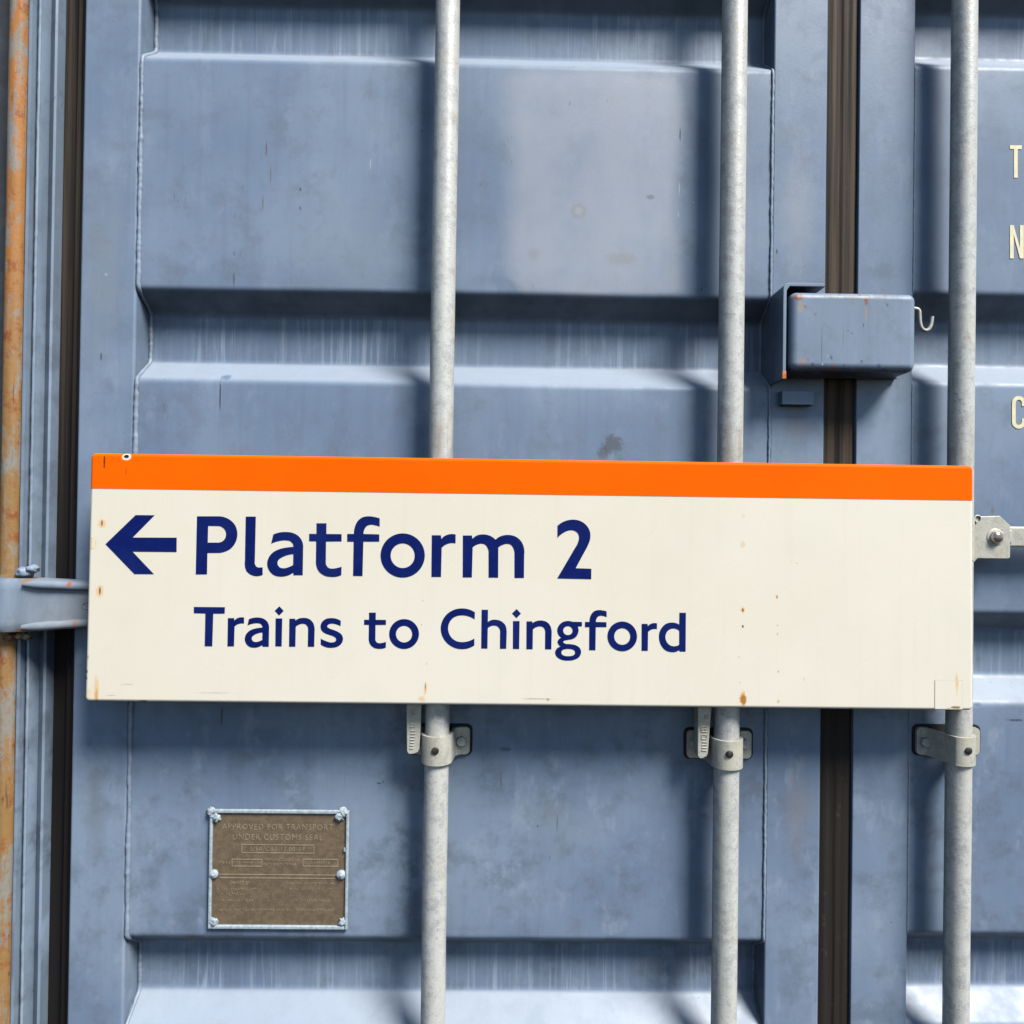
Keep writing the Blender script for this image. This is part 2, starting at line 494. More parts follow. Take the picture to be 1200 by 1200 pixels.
mat_lockbox = paint('lock_box_paint', base=(0.185, 0.245, 0.340), rust=.42, spots=[
    (*P(936, 348, .054), .008, .006, 1.0, (0.27, .085, .03), .9), (*P(938, 360, .054), .006, .010, .8, (0.40, .28, .16), .5),
    (*P(1015, 352, .054), .0035, .008, .9, (0.26, .09, .035), .9), (*P(1015, 368, .054), .003, .014, .8, (0.36, .27, .17), .45),
    (*P(977, 431, .054), .0022, .006, .5, (0.62, .16, .04), .95), (*P(991, 432, .054), .005, .002, .5, (0.05, .22, .45), .9),
    (*P(963, 405, .054), .0010, .034, .5, (0.09, .11, .14), .7), (*P(988, 395, .054), .0008, .026, .5, (0.10, .12, .14), .5),
    (*P(940, 424, .054), .008, .008, 1.0, (0.40, .22, .16), .45), (*P(1030, 428, .054), .004, .003, .7, (0.08, .14, .32), .7),
    (*P(1000, 349, .054), .055, .003, 1.1, (0.13, .14, .15), .6), (*P(964, 427, .054), .0013, .002, .4, (.7, .75, .75), .9),
    (*P(1000, 433, .054), .09, .003, 1.0, (0.05, .06, .07), .6)] + BOXMARKS)
mat_red = simple('orange_primer', (0.55, 0.16, 0.05), .6, 0, .3, 200)
mat_plate = simple('bronze_plate', (0.215, 0.160, 0.105), .48, .35, .16, 130, .5)
mat_plate_hi = simple('rubbed_bronze', (0.42, 0.345, 0.24), .45, .35, .12, 130, .3)
mat_frame = simple('pale_blue_frame_paint', (0.36, 0.43, 0.49), .5, 0, .18, 160, .3)

# ------------------------------------------------------------------ container
container = empty('shipping_container', (0, 0, ZB),
                  'grey-blue steel shipping container doors with galvanised locking bars behind the sign', 'container')

def fillet(poly, r, n=5):
    out = [poly[0]]
    for i in range(1, len(poly) - 1):
        p0, p1, p2 = Vector(poly[i - 1]), Vector(poly[i]), Vector(poly[i + 1])
        a = (p0 - p1).normalized(); b = (p2 - p1).normalized()
        d = min(r, (p0 - p1).length * .45, (p2 - p1).length * .45)
        s, e = p1 + a * d, p1 + b * d
        for k in range(n + 1):
            t = k / n
            out.append(tuple(s * (1 - t) ** 2 + p1 * 2 * t * (1 - t) + e * t * t))
    out.append(poly[-1])
    return out

def sheet_profile(rws):
    poly = [(ZT, 0.0)]
    for (a, b, c_, d) in rws:
        if a > ZT - .02 or d < ZB + .02: continue
        poly += [(a, 0.0), (b, -RD), (c_, -RD), (d, 0.0)]
    poly.append((ZB, 0.0))
    return fillet(poly, .007)

def sheet(name, rws, x0, x1, mat, parent, nx=46, amp=1.0):
    prof0 = sheet_profile(rws)
    prof = []
    for (p, q) in zip(prof0[:-1], prof0[1:]):
        L = math.hypot(q[0] - p[0], q[1] - p[1])
        n = max(1, int(L / .03))
        for k in range(n):
            t = k / n
            prof.append((p[0] * (1 - t) + q[0] * t, p[1] * (1 - t) + q[1] * t))
    prof.append(prof0[-1])
    v, f = [], []
    for j in range(nx + 1):
        x = x0 + (x1 - x0) * j / nx
        e = min(1.0, 6 * min(j, nx - j) / nx)
        for (z, h) in prof:
            e2 = e * amp; w = .0012 * e2 * noise.noise(Vector((x * 5, z * 5, 2))) + .0005 * e2 * noise.noise(Vector((x * 16, z * 16, 7)))
            v.append((x, -(h + w), z + .4 * w))
    n = len(prof)
    for j in range(nx):
        for i in range(n - 1):
            a = j * n + i
            f.append((a, a + 1, a + n + 1, a + n))
    return from_py(name, v, f, mat, parent, True, 60)

def weld(name, rws, x, mat, parent, r=.0032, lean=0, off=.0006, dx=0.0):
    prof = sheet_profile(rws)
    pts, rad = [], []
    for (p, q) in zip(prof[:-1], prof[1:]):
        L = math.hypot(q[0] - p[0], q[1] - p[1])
        n = max(1, int(L / .0022))
        for k in range(n):
            t = k / n
            z = p[0] * (1 - t) + q[0] * t; h = p[1] * (1 - t) + q[1] * t
            w = noise.noise(Vector((z * 22, x * 9, 1)))
            pts.append(Vector((x + dx + .0006 * w + .0006 * noise.noise(Vector((z * 160, 2, x))), -(h + off), z)))
            rad.append(r * (1 + .22 * noise.noise(Vector((z * 210, x, 3))) + .18 * noise.noise(Vector((z * 55, x, 9))) + .35 * noise.noise(Vector((z * 9, x, 5)))))
    return tube(name, pts, rad, mat, parent, 10)

mat_added_ground = simple('asphalt', (0.045, 0.043, 0.04), .9, 0, .3, 40, .4)
gr = from_py('ground', [(-40, -40, ZB - .16), (40, -40, ZB - .16), (40, 40, ZB - .16), (-40, 40, ZB - .16)], [(0, 1, 2, 3)], mat_added_ground)  # out of view, added dark to keep low sky light off the undersides
gr['kind'] = 'structure'; gr['label'] = 'dark asphalt ground under the container'

# --- left door: corrugated sheet between two box-section stiles
XL0, XL1 = PX(91, 500), PX(157, 500)
XL2, XL3 = PX(902, 500), PX(965.5, 500)
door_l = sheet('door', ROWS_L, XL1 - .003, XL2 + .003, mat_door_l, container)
door_l['label'] = 'corrugated left door leaf with horizontal recesses'
box('stile', XL0, XL1, -.06, .0012, ZB, ZT, mat_stile, door_l, .004, 4)
box('stile', XL2, XL3, -.06, .0012, ZB, ZT, mat_stile, door_l, .003, 4)
weld('weld_bead', ROWS_L, XL1 + .0030, mat_weld, door_l, .0031)
weld('weld_bead', ROWS_L, XL2 - .001, mat_weld, door_l, .0021)

# --- right door
XR0, XR1 = PX(1003, 500), PX(1068, 500)
XR2 = PX(1200) + .55
door_r = sheet('door', ROWS_R, XR1 - .003, XR2, mat_door_r, container, 50, .2)
door_r['label'] = 'corrugated right door leaf with cream stencilled letters'
box('stile', XR0, XR1, -.06, .0010, ZB, ZT, mat_stile, door_r, .0016, 3)
weld('weld_bead', ROWS_R, XR1 + .0005, mat_stile, door_r, .0014)

# --- gaskets
def gasket(xa, xb, mat, parent, lobes, h0, name='gasket'):
    prof = [(xa, -.06)]
    n = 40
    for k in range(n + 1):
        t = k / n
        x = xa + (xb - xa) * t
        h = h0
        for (c, w, a) in lobes:
            h += a * math.exp(-((t - c) / w) ** 2)
        prof.append((x, h))
    prof.append((xb, -.06))
    return extrude_z(name, prof, ZB, ZT, mat, parent, True, 60, .0006, True, 50)
gasket(XL3 + .0015, XR0 - .0006, mat_rubber, door_r, [(.20, .13, .0020), (.55, .09, .0028), (.86, .16, .0025)], -.0055)
gasket(PX(53.5, 500), XL0 - .0008, mat_rubber_dark, door_l, [(.58, .10, .010), (.90, .20, .020)], -.030)

# --- corner post
post_prof = []
x_a, x_b = PX(6, 500), PX(27, 500)
cxm, rr = (x_a + x_b) / 2, (x_b - x_a) / 2
for k in range(15):
    a = math.pi - math.pi * k / 14
    post_prof.append((cxm + rr * math.cos(a), .004 + rr * .95 * math.sin(a)))
def post_seg(z0, z1):
    pr = [(x_a, -.06)] + post_prof + [(x_b, -.06)]
    return extrude_z('corner_post', pr, z0, z1, mat_post, container, True, 80, .0012, True, 60)
ZH1, ZH0 = PZ(15, 679, .03), PZ(15, 743, .03)
pz = post_seg(ZH1 + .001, ZT)
pz['label'] = 'rust-streaked upper length of the corner post'
pl = post_seg(ZB, ZH0 - .001)
pl['label'] = 'rust-streaked lower length of the corner post'
mat_jamb = paint('jamb_paint', base=(0.185, .245, .325), dirt=1.2, rust=.05)
jprof = [(PX(x, 500), h) for x, h in ((26.5, -.06), (27, .004), (29, .0065), (32.3, .006), (33.2, -.006), (36, -.003), (37.5, -.001),
         (39.5, .0005), (41, -.003), (42, -.018), (51, -.010), (53.2, -.012), (53.2, -.06))]
jamb = extrude_z('door_jamb', jprof, ZB, ZT, mat_jamb, container, True, 120, .0010, True, 40)
pts, rad = [], []
for k in range(420):
    z = ZB + (ZT - ZB) * k / 419
    pts.append(Vector((PX(38.6, 500) + .0006 * noise.noise(Vector((z * 40, 1, 1))), -.0005, z)))
    rad.append(.0022 * (1 + .3 * noise.noise(Vector((z * 120, 5, 1)))))
tube('weld_bead', pts, rad, mat_weld, jamb, 8)
box('side_rail', PX(6, 500) - .14, PX(6.5, 500), -.09, -.028, ZB, ZT, mat_grey, container, .004)
box('backing_sheet', PX(5, 500), PX(1003, 500) + .01, -.075, -.062, ZB, ZT, mat_gap, container, 0)

# --- hinge
def hinge():
    hz0, hz1 = PZ(20, 742, .04), PZ(20, 679, .04)
    xk0, xk1 = PX(-16, 710, .03), PX(26, 710, .03)
    ck, rk = (xk0 + xk1) / 2, (xk1 - xk0) / 2
    xe = PX(158, 710, .02)
    # blade cross-section (x,h): round knuckle then a blade sweeping back onto the stile
    n = 26
    front = []
    for k in range(n + 1):
        t = k / n
        x = xk0 + (xe - xk0) * t
        if x < ck + rk * .55:
            u = (x - ck) / rk
            h = .012 + rk * math.sqrt(max(0, 1 - u * u)) * 1.05
        else:
            u0_ = .55; x1 = ck + rk * .55
            s = (x - x1) / (xe - x1)
            ha = .012 + rk * math.sqrt(1 - .55 ** 2) * 1.05
            s2 = s * s * (3 - 2 * s)
            h = ha * (1 - s2) + .014 * s2 + .002 * math.sin(s * math.pi)
        front.append((x, h))
    v, f = [], []
    nz = 10
    for k in range(nz + 1):
        t = k / nz
        for (x, h) in front:
            s = max(0, (x - xk1) / (xe - xk1))
            z0 = hz0 + .010 * s; z1 = hz1 - .006 * s
            rnd = .0035 * max(0, (abs(t - .5) * 2 - .8) / .2) ** 2
            v.append((x, -(h - rnd), z0 + (z1 - z0) * t))
    m_ = len(front)
    for k in range(nz + 1):
        for (x, h) in front:
            v.append((x, -max(-.01, min(h - .012, .0016)), v[k * m_ + front.index((x, h))][2]))
    N = (nz + 1) * m_
    for k in range(nz):
        for i in range(m_ - 1):
            a = k * m_ + i
            f.append((a, a + 1, a + m_ + 1, a + m_)); f.append((a + N, a + m_ + N, a + m_ + 1 + N, a + 1 + N))
    for k in range(nz):
        for i in (0, m_ - 1):
            a = k * m_ + i
            f.append((a, a + m_, a + m_ + N, a + N))
    for i in range(m_ - 1):
        for k in (0, nz):
            a = k * m_ + i
            f.append((a, a + 1, a + 1 + N, a + N))
    hg = from_py('hinge', v, f, mat_hinge, container, True, 50)
    hg['label'] = 'painted hinge blade with two ribs and orange rust spots'
    # ribs
    for (top, zc) in ((True, hz1), (False, hz0)):
        pts, rad = [], []
        for k in range(30):
            t = k / 29
            x = PX(29, 710, .03) + (xe - PX(29, 710, .03)) * t
            i = min(range(m_), key=lambda q: abs(front[q][0] - x))
            # interpolate
            j = max(0, min(m_ - 2, i if front[i][0] <= x else i - 1))
            q = (x - front[j][0]) / (front[j + 1][0] - front[j][0])
            h = front[j][1] * (1 - q) + front[j + 1][1] * q
            s = max(0, (x - xk1) / (xe - xk1))
            z = (hz1 - .0065 - .006 * s) if top else (hz0 + .0065 + .010 * s)
            pts.append(Vector((x, -(h + .0010), z)))
            rad.append(.0062 * (min(1, .62 + t * 3)) * (1 + .06 * noise.noise(Vector((x * 60, 3, 1)))))
        tube('rib', pts, rad, mat_hinge, hg, 12)
    # cast oval mark
    cx, cz = P(100, 711, .035)
    pts = []
    for k in range(25):
        a = 2 * math.pi * k / 24
        x = cx + .0105 * math.cos(a)
        j = max(0, min(m_ - 2, max(q for q in range(m_) if front[q][0] <= x)))
        q = (x - front[j][0]) / (front[j + 1][0] - front[j][0])
        h = front[j][1] * (1 - q) + front[j + 1][1] * q
        pts.append(Vector((x, -(h + .0002), cz + .0052 * math.sin(a))))
    tube('cast_oval', pts, .0008, mat_hinge, hg, 6)
    for (z_, m2) in ((hz1 + .0015, mat_post), (hz0 - .0022, mat_post)):
        ring = [(cxm + (x - cxm) * 1.12, .002 + h * 1.10) for x, h in post_prof]
        ring = [(ring[0][0], -.03)] + ring + [(ring[-1][0], -.03)]
        extrude_z('rusty_joint', ring, z_ - .0022, z_ + .0022, m2, hg, True, 2, .0012, True, 40)
    # weld lumps closing the pin
    for (px, py, r, mt) in ((27, 671, .0105, mat_weld), (36, 667, .0080, mat_weld), (20, 676, .0060, mat_post), (30, 747, .0055, mat_post), (22, 746, .0065, mat_post), (10, 747, .006, mat_post)):
        x, z = P(px, py, .02)
        bm = bmesh.new(); bmesh.ops.create_icosphere(bm, subdivisions=3, radius=1)
        for q in bm.verts:
            d = q.co.copy()
            q.co = Vector((x, -.016, z)) + Vector((d.x * r, d.y * r * 1.1, d.z * r * .8)) * (1 + .35 * noise.noise(d * 1.7 + Vector((px, py, 0))))
        me = bpy.data.meshes.new('weld_lump'); bm.to_mesh(me); bm.free()
        link('weld_lump', me, mt, hg, True)
hinge()

# --- locking bars
BAR_H = 0.036
bars = []
for (px, r) in ((516.5, .0165), (855.0, .0170), (1125.6, .0162)):
    x = PX(px, 560, BAR_H)
    pts, rad = [], []
    for k in range(120):
        z = ZB + (ZT - ZB) * k / 119
        pts.append(Vector((x + .0010 * noise.noise(Vector((z * 2.5, px, 1))), -BAR_H, z)))
        rad.append(r * (1 + .006 * noise.noise(Vector((z * 20, px, 4)))))
    o = tube('locking_bar', pts, rad, mat_galv, container, 40)
    bars.append((o, x, r))

def bracket(x, r, xl, xr, pyc, pxc, rivet_px, bolts, skew=0.0):
    """omega strap over a bar, on a black pad"""
    zt, zb = PZ(pxc, pyc - 16, .006), PZ(pxc, pyc + 16, .006)
    th = .0045
    R = r + th
    # centre-line of the outer face (x,h) from left flange to right flange
    poly = [(xl, .0065)]
    left = [(x - R - .008, .0065), (x - R - .0025, .012)]
    poly += left
    for k in range(19):
        a = math.pi - math.pi * k / 18
        poly.append((x + R * math.cos(a), BAR_H + R * math.sin(a)))
    poly += [(x + R + .0025, .012), (x + R + .008, .0065), (xr, .0065)]
    if skew:
        poly = [p for p in poly if not (p[0] < x - R * .72 and p[1] > .008)]
    poly = fillet(poly, .006, 4)
    e0 = [xl + .006 * q for q in (0, .05, .15, .3, .5, .75, 1)]
    e1 = [xr - .006 * q for q in (1, .75, .5, .3, .15, .05, 0)]
    poly = [(q, .0065) for q in e0] + [p for p in poly if xl + .0065 < p[0] < xr - .0065 or p[1] > .0075] + [(q, .0065) for q in e1]
    n = len(poly)
    # normals for inner offset
    inner = []
    for i in range(n):
        p0 = Vector(poly[max(0, i - 1)]); p1 = Vector(poly[min(n - 1, i + 1)])
        t = (p1 - p0).normalized(); nn = Vector((-t.y, t.x))
        q = Vector(poly[i]) - nn * th
        inner.append((q.x, max(q.y, .0022)))
    bm = bmesh.new()
    ro = .006
    def zlim(i):
        xx = poly[i][0]
        d = min(xx - xl, xr - xx)
        c = 0 if d >= ro else ro - math.sqrt(max(0, ro * ro - (ro - d) ** 2))
        return zb + c, zt - c
    nz = 6
    outv, inv = [], []
    for i in range(n):
        a, b = zlim(i)
        outv.append([bm.verts.new((poly[i][0], -poly[i][1], a + (b - a) * k / nz)) for k in range(nz + 1)])
        inv.append([bm.verts.new((inner[i][0], -inner[i][1], a + (b - a) * k / nz)) for k in range(nz + 1)])
    for i in range(n - 1):
        for k in range(nz):
            bm.faces.new((outv[i][k], outv[i + 1][k], outv[i + 1][k + 1], outv[i][k + 1]))
            bm.faces.new((inv[i][k], inv[i][k + 1], inv[i + 1][k + 1], inv[i + 1][k]))
        bm.faces.new((outv[i][0], inv[i][0], inv[i + 1][0], outv[i + 1][0]))
        bm.faces.new((outv[i][nz], outv[i + 1][nz], inv[i + 1][nz], inv[i][nz]))
    for k in range(nz):
        bm.faces.new((outv[0][k], outv[0][k + 1], inv[0][k + 1], inv[0][k]))
        bm.faces.new((outv[-1][k], inv[-1][k], inv[-1][k + 1], outv[-1][k + 1]))
    bmesh.ops.recalc_face_normals(bm, faces=bm.faces)
    me = bpy.data.meshes.new('bar_bracket'); bm.to_mesh(me); bm.free()
    br = link('bar_bracket', me, mat_cast, container, True, 45)
    prism('pad', rounded_rect(xl - .0035, xr + .0035, zb - .0025, zt + .0035, .008), .0004, .0022, mat_shade_rim, br)  # dark plate standing in for the shade outline around the flanges
    for (bx, bz) in bolts:
        lathe_y('bolt', [(.0085, .0060), (.0090, .0068), (.0090, .0075)], bx, bz, mat_cast, br, 20)
        lathe_y('bolt_head', [(.0072, .0075), (.0072, .0125), (.0060, .0138)], bx, bz, mat_galv, br, 6, True)
    rx, rz = P(*rivet_px, BAR_H + R)
    rh = BAR_H + math.sqrt(max(0, R * R - (rx - x) ** 2))
    lathe_y('rivet', [(.0050, rh - .004), (.0050, rh + .0006), (.0042, rh + .0016), (.0025, rh + .0022), (.0008, rh + .0024)], rx, rz, mat_rivet, br, 18)
    return br
b1 = bracket(bars[0][1], bars[0][2], PX(480, 868), PX(550.5, 868, .006), 868, 540, (510, 880), [P(540.5, 868.5, .009)])
b2 = bracket(bars[1][1], bars[1][2], PX(805, 872, .006), PX(880.5, 872, .006), 872.5, 850, (855, 884), [P(872.5, 871.5, .009), P(814, 872, .009)])
b3 = bracket(bars[2][1], bars[2][2], PX(1074, 869, .006), PX(1148, 869, .006), 868.5, 1100, (1135, 880), [P(1084, 869.5, .009)], 1)

# --- hanging handles beside bars one and two, with a hub behind the sign
def handle_hang(bx, br, pxs_top, pxs_bot, pyb, marks):
    h0, h1 = .026, .044
    (a0, a1), (c0, c1) = pxs_top, pxs_bot
    zt = .02
    zb = PZ((c0 + c1) / 2, pyb, h1)
    xt0, xt1 = PX(a0, 828, h1), PX(a1, 828, h1)
    xb0, xb1 = PX(c0, 878, h1), PX(c1, 878, h1)
    z8 = PZ(a0, 828, h1)
    pts = [(xt0, zt), (xt0, z8), (xb0, zb + .005), (xb0 + .0012, zb + .0018), (xb0 + .004, zb), (xb1 - .006, zb + .0010), (xb1 - .0015, zb + .0035), (xb1, zb + .008), (xt1, z8), (xt1, zt)]
    hd = prism('locking_handle', pts[::-1], h0, h1, mat_cast, container, .0015)
    hd['label'] = 'cast handle end hanging beside a locking bar'
    # hub ring on the bar behind the sign
    ring = [Vector((bx, -BAR_H, zt - .02)), Vector((bx, -BAR_H, zt + .03))]
    tube('hub', ring, br + .006, mat_cast, hd, 24)
    for (px, py, w, hh) in marks:
        x, z = P(px, py, h1)
        box('raised_mark', x - w * S / 2, x + w * S / 2, h1 - .0008, h1 + .0011, z - hh * S / 2, z + hh * S / 2, mat_cast, hd, .0003, 1)
    return hd
mk1 = []
for y in (832, 836.5): mk1.append((485, y, 7, 1.2))
for x in (482.4, 487.6): mk1.append((x, 834.2, 1.2, 4))
for y in (845, 848.3, 851.8): mk1.append((483.2, y, 6, 1.0))
mk1 += [(480.6, 846.6, 1, 2.6), (486.0, 850, 1, 2.6)]
for k in range(7): mk1.append((484.3 - k * .35, 856.5 + k * 3.4, 5.5 - .15 * k, 1.1))
handle_hang(bars[0][1], bars[0][2], (476, 494), (476.5, 491.5), 884.5, mk1)
mk2 = [(828, 838, 4, 1.0), (828, 842, 4, 1.0), (826.3, 840, 1, 4), (829.7, 840, 1, 4)]
for y in (851.5, 854.5, 857.5): mk2.append((825, y, 6.5, 1.0))
mk2 += [(822, 854.5, 1, 6), (825, 861, 6, 1), (825, 866, 6, 1), (822.2, 863.5, 1, 4.5), (828, 863.5, 1, 4.5)]
for k in range(4): mk2.append((825.5 - k * .2, 869.5 + k * 3.3, 5.5, 1.1))
handle_hang(bars[1][1], bars[1][2], (818, 834), (817.5, 830), 889.5, mk2)

# --- handle hub beside the sign on bar three, lever running to the right
def hub_right():
    h0, h1 = .034, .040
    pts = [P(1120, 606, h1), P(1172, 604.5, h1), P(1184.5, 616, h1), P(1184, 653, h1), P(1182, 655, h1), P(1146, 654.5, h1), P(1141, 660, h1), P(1120, 660, h1)]
    hb = prism('locking_handle', pts[::-1], h0, h1, mat_cast, container, .0012)
    hb['label'] = 'handle hub plate with a steel pin beside the sign'
    tube('hub', [Vector((bars[2][1], -BAR_H, PZ(1128, 656, BAR_H))), Vector((bars[2][1], -BAR_H, PZ(1128, 606, BAR_H)))], bars[2][2] + .001, mat_cast, hb, 28)
    x, z = P(1166.5, 629.5, h1)
    lathe_y('washer', [(.0120, h1 - .001), (.0120, h1 + .0006), (.0105, h1 + .0014)], x, z, mat_cast, hb, 26)
    lathe_y('pin', [(.0086, h1), (.0086, h1 + .003), (.0078, h1 + .0052), (.0058, h1 + .0072), (.0030, h1 + .0083), (.0008, h1 + .0086)], x, z, mat_pin, hb, 24)
    xa = PX(1160, 629, .024); xb = PX(1200) + .26
    zc = PZ(1192, 629, .030)
    za, zb_ = PZ(1192, 617, .030), PZ(1192, 641, .030)
    box('lever', xa, xb, .018, .0335, zb_, za, mat_cast, hb, .003, 3)
    xs = PX(1183.5, 629, .036)
    box('collar', xs - .01, xs + .004, .016, .0365, zb_ + .004, za - .004, mat_cast, hb, .003, 3)
    # cotter loop in the upper corner
    xr, zr = P(1145, 608, .040)
    tube('split_pin', [Vector((xr + .0045 * math.cos(a), -.041, zr + .0045 * math.sin(a))) for a in [math.pi * 2 * k / 16 for k in range(13)]], .0013, mat_galv, hb, 8)
hub_right()

# --- padlock box on the stile
def lock_box():
    h1 = .054
    x0, z1 = P(927, 342, h1); x1, _ = P(1075.5, 342, h1); _, z0 = P(1000, 434.5, h1)
    _, z1 = P(1000, 342.0, h1)
    # tray: rounded front, open underneath
    bm = bmesh.new()
    bmesh.ops.create_cube(bm, size=1)
    for v in bm.verts:
        v.co = Vector((x0 if v.co.x < 0 else x1, -.008 if v.co.y > 0 else -h1, z0 if v.co.z < 0 else z1))
    bmesh.ops.delete(bm, geom=[f for f in bm.faces if f.normal.y > .5], context='FACES')
    bmesh.ops.recalc_face_normals(bm, faces=bm.faces)
    ed = []
    for e in bm.edges:
        if len(e.link_faces) == 2: ed.append(e)
    bmesh.ops.bevel(bm, geom=ed, offset=.0105, segments=6, profile=.5, affect='EDGES')
    me = bpy.data.meshes.new('lock_box'); bm.to_mesh(me); bm.free()
    lb = link('lock_box', me, mat_lockbox, container, True, 50)
    lb['label'] = 'scuffed painted padlock guard box with rust marks'
    so_ = lb.modifiers.new('thick', 'SOLIDIFY'); so_.thickness = .0035; so_.offset = -1
    md = lb.modifiers.new('wn', 'WEIGHTED_NORMAL'); md.keep_sharp = True; md.weight = 90
    box('back_plate', x0 + .012, x1 - .002, .0014, .009, z0 - .001, z1 - .003, mat_lockbox, lb, .001)
    # bent guard bracket: side plate plus top lip
    bx = PX(917.5, 390, .050); bx2 = PX(921.5, 390, .050)
    zt = PZ(935, 331.5, .050); zt2 = PZ(935, 335.5, .050); zbm = PZ(918, 443.5, .050)
    xr = PX(967, 333, .050)
    th = bx2 - bx
    prof = [(bx, zbm), (bx, zt - .008)]
    for k in range(1, 6):
        a = math.pi - (math.pi / 2) * k / 6
        prof.append((bx + .008 + .008 * math.cos(a), zt - .008 + .008 * math.sin(a)))
    prof += [(bx + .008, zt), (xr - .002, zt), (xr, zt - .001), (xr, zt - th), (bx + .009, zt - th), (bx + th + .0008, zt - .009), (bx + th, zt - .012), (bx + th, zbm)]
    gb = prism('guard_bracket', prof[::-1], .0005, .050, mat_lockbox, lb, .0008)
    box('primer_mark', bx - .0003, bx + th + .0003, .0495, .0506, zbm - .0003, zbm + .010, mat_red, lb, .0004, 1)
    # hook for the seal
    hh = .034
    pts = []
    for (px, py) in ((1064, 361), (1074, 362), (1077.0, 364.5), (1077.6, 370), (1078, 377), (1079.2, 382.5), (1081.5, 386), (1085, 387.4), (1088.5, 385.6), (1090.8, 381), (1091.8, 375.5), (1092.3, 371)):
        x, z = P(px, py, hh); pts.append(Vector((x, -hh, z)))
    fine = []
    for i in range(len(pts) - 1):
        p0, p1, p2, p3 = pts[max(0, i - 1)], pts[i], pts[i + 1], pts[min(len(pts) - 1, i + 2)]
        for k in range(4):
            t = k / 4
            fine.append(.5 * ((2 * p1) + (p2 - p0) * t + (2 * p0 - 5 * p1 + 4 * p2 - p3) * t * t + (3 * p1 - p0 - 3 * p2 + p3) * t ** 3))
    fine.append(pts[-1])
    tube('hook', fine, .0025, mat_cast, lb, 12)
    # small stop block under the bracket
    xs0, zs0 = P(916.5, 474, .016); xs1, zs1 = P(954.5, 458, .016)
    box('stop_block', xs0, xs1, .0005, .016, zs0, zs1, mat_stile, lb, .0012, 2)
lock_box()

# ------------------------------------------------------------------ outlines and lettering
def smooth_outline(pts, n=7):
    """pts: (x,y) corner or (x,y,1) smooth"""
    N = len(pts)
    out = []
    for i in range(N):
        a, b = pts[i], pts[(i + 1) % N]
        p1, p2 = Vector(a[:2]), Vector(b[:2])
        sa, sb = len(a) == 3, len(b) == 3
        if not sa and not sb:
            out.append(p1); continue
        p0 = Vector(pts[i - 1][:2]); p3 = Vector(pts[(i + 2) % N][:2])
        L = (p2 - p1).length
        def tan(pa, pb, pc):
            da, dc = max((pb - pa).length, 1e-6), max((pc - pb).length, 1e-6)
            t = (pb - pa) * (dc / da) + (pc - pb) * (da / dc)
            return t.normalized()
        m2 = tan(p1, p2, p3) if sb else None
        m1 = tan(p0, p1, p2) if sa else None
        ch = (p2 - p1).normalized()
        if m1 is None: m1 = (2 * ch.dot(m2) * ch - m2)
        if m2 is None: m2 = (2 * ch.dot(m1) * ch - m1)
        m1 = m1 * L; m2 = m2 * L
        for k in range(n):
            t = k / n
            out.append(p1 * (2 * t ** 3 - 3 * t * t + 1) + m1 * (t ** 3 - 2 * t * t + t) + p2 * (-2 * t ** 3 + 3 * t * t) + m2 * (t ** 3 - t * t))
    return [(p.x, p.y) for p in out]

def ell(cx, cy, rx, ry, n=56, e=2.0):
    out = []
    for k in range(n):
        a = 2 * math.pi * k / n
        c, s = math.cos(a), math.sin(a)
        out.append((cx + rx * math.copysign(abs(c) ** (2 / e), c), cy + ry * math.copysign(abs(s) ** (2 / e), s)))
    return out

G = {}
def glyph(ch, ox, oy, sc, loops):
    """outline loops in pixels of an enlargement -> photo pixels"""
    G[ch] = [[(ox + x / sc, oy + y / sc) for (x, y) in (smooth_outline(l) if not isinstance(l, tuple) else l[0])] for l in loops]

glyph('P', 225, 595, 15, [[(90,150),(460,150),(640,195,1),(760,310,1),(798,460,1),(770,600,1),(690,710,1),(570,775,1),(450,793),(272,795),(265,1170),(68,1170)],
    [(285,318),(450,320),(545,350,1),(597,430,1),(597,500,1),(550,580,1),(460,612),(278,612)]])
glyph('l', 280, 600, 15, [[(122,80),(298,80),(280,870),(288,930,1),(318,966,1),(352,975),(418,972),(418,1105),(360,1122,1),(290,1125,1),(200,1095,1),(135,1035,1),(108,950,1),(108,850)]])
glyph('a', 280, 600, 15, [[(605,395),(700,362,1),(820,350,1),(950,368,1),(1050,425,1),(1110,510,1),(1130,640),(1122,1110),(962,1110),(955,1065),(870,1112,1),(740,1135,1),(620,1110,1),(535,1030,1),(498,910,1),(525,800,1),(600,710,1),(720,650,1),(850,622,1),(960,612),(945,555,1),(900,512,1),(820,497,1),(700,510,1),(568,555)],
    [(958,740),(860,755,1),(760,795,1),(695,845,1),(678,895,1),(710,965,1),(790,988,1),(870,970,1),(955,930)]])
glyph('t', 360, 600, 15, [[(165,198),(340,198),(338,385),(605,388),(605,515),(332,518),(328,870),(340,940,1),(385,985,1),(450,994,1),(530,982,1),(605,960),(600,1108),(520,1135,1),(420,1140,1),(300,1115,1),(200,1035,1),(158,920,1),(155,850),(160,515),(35,512),(37,382),(165,385)]])
glyph('f', 400, 600, 15, [[(675,110),(590,88,1),(480,75,1),(370,95,1),(285,165,1),(240,260,1),(225,385),(105,385),(105,520),(218,520),(208,1122),(373,1125),(388,520),(668,520),(668,392),(390,385),(405,310,1),(450,245,1),(520,222,1),(590,230,1),(675,255)]])
glyph('o', 440, 590, 4.286, [(ell(137, 261, 111, 111),), (ell(137, 262, 60.5, 62),)])
glyph('r', 500, 610, 15, [[(92,258),(252,258),(258,322),(310,275,1),(390,242,1),(510,245),(508,400),(430,395,1),(340,420,1),(265,478),(253,990),(85,990)]])
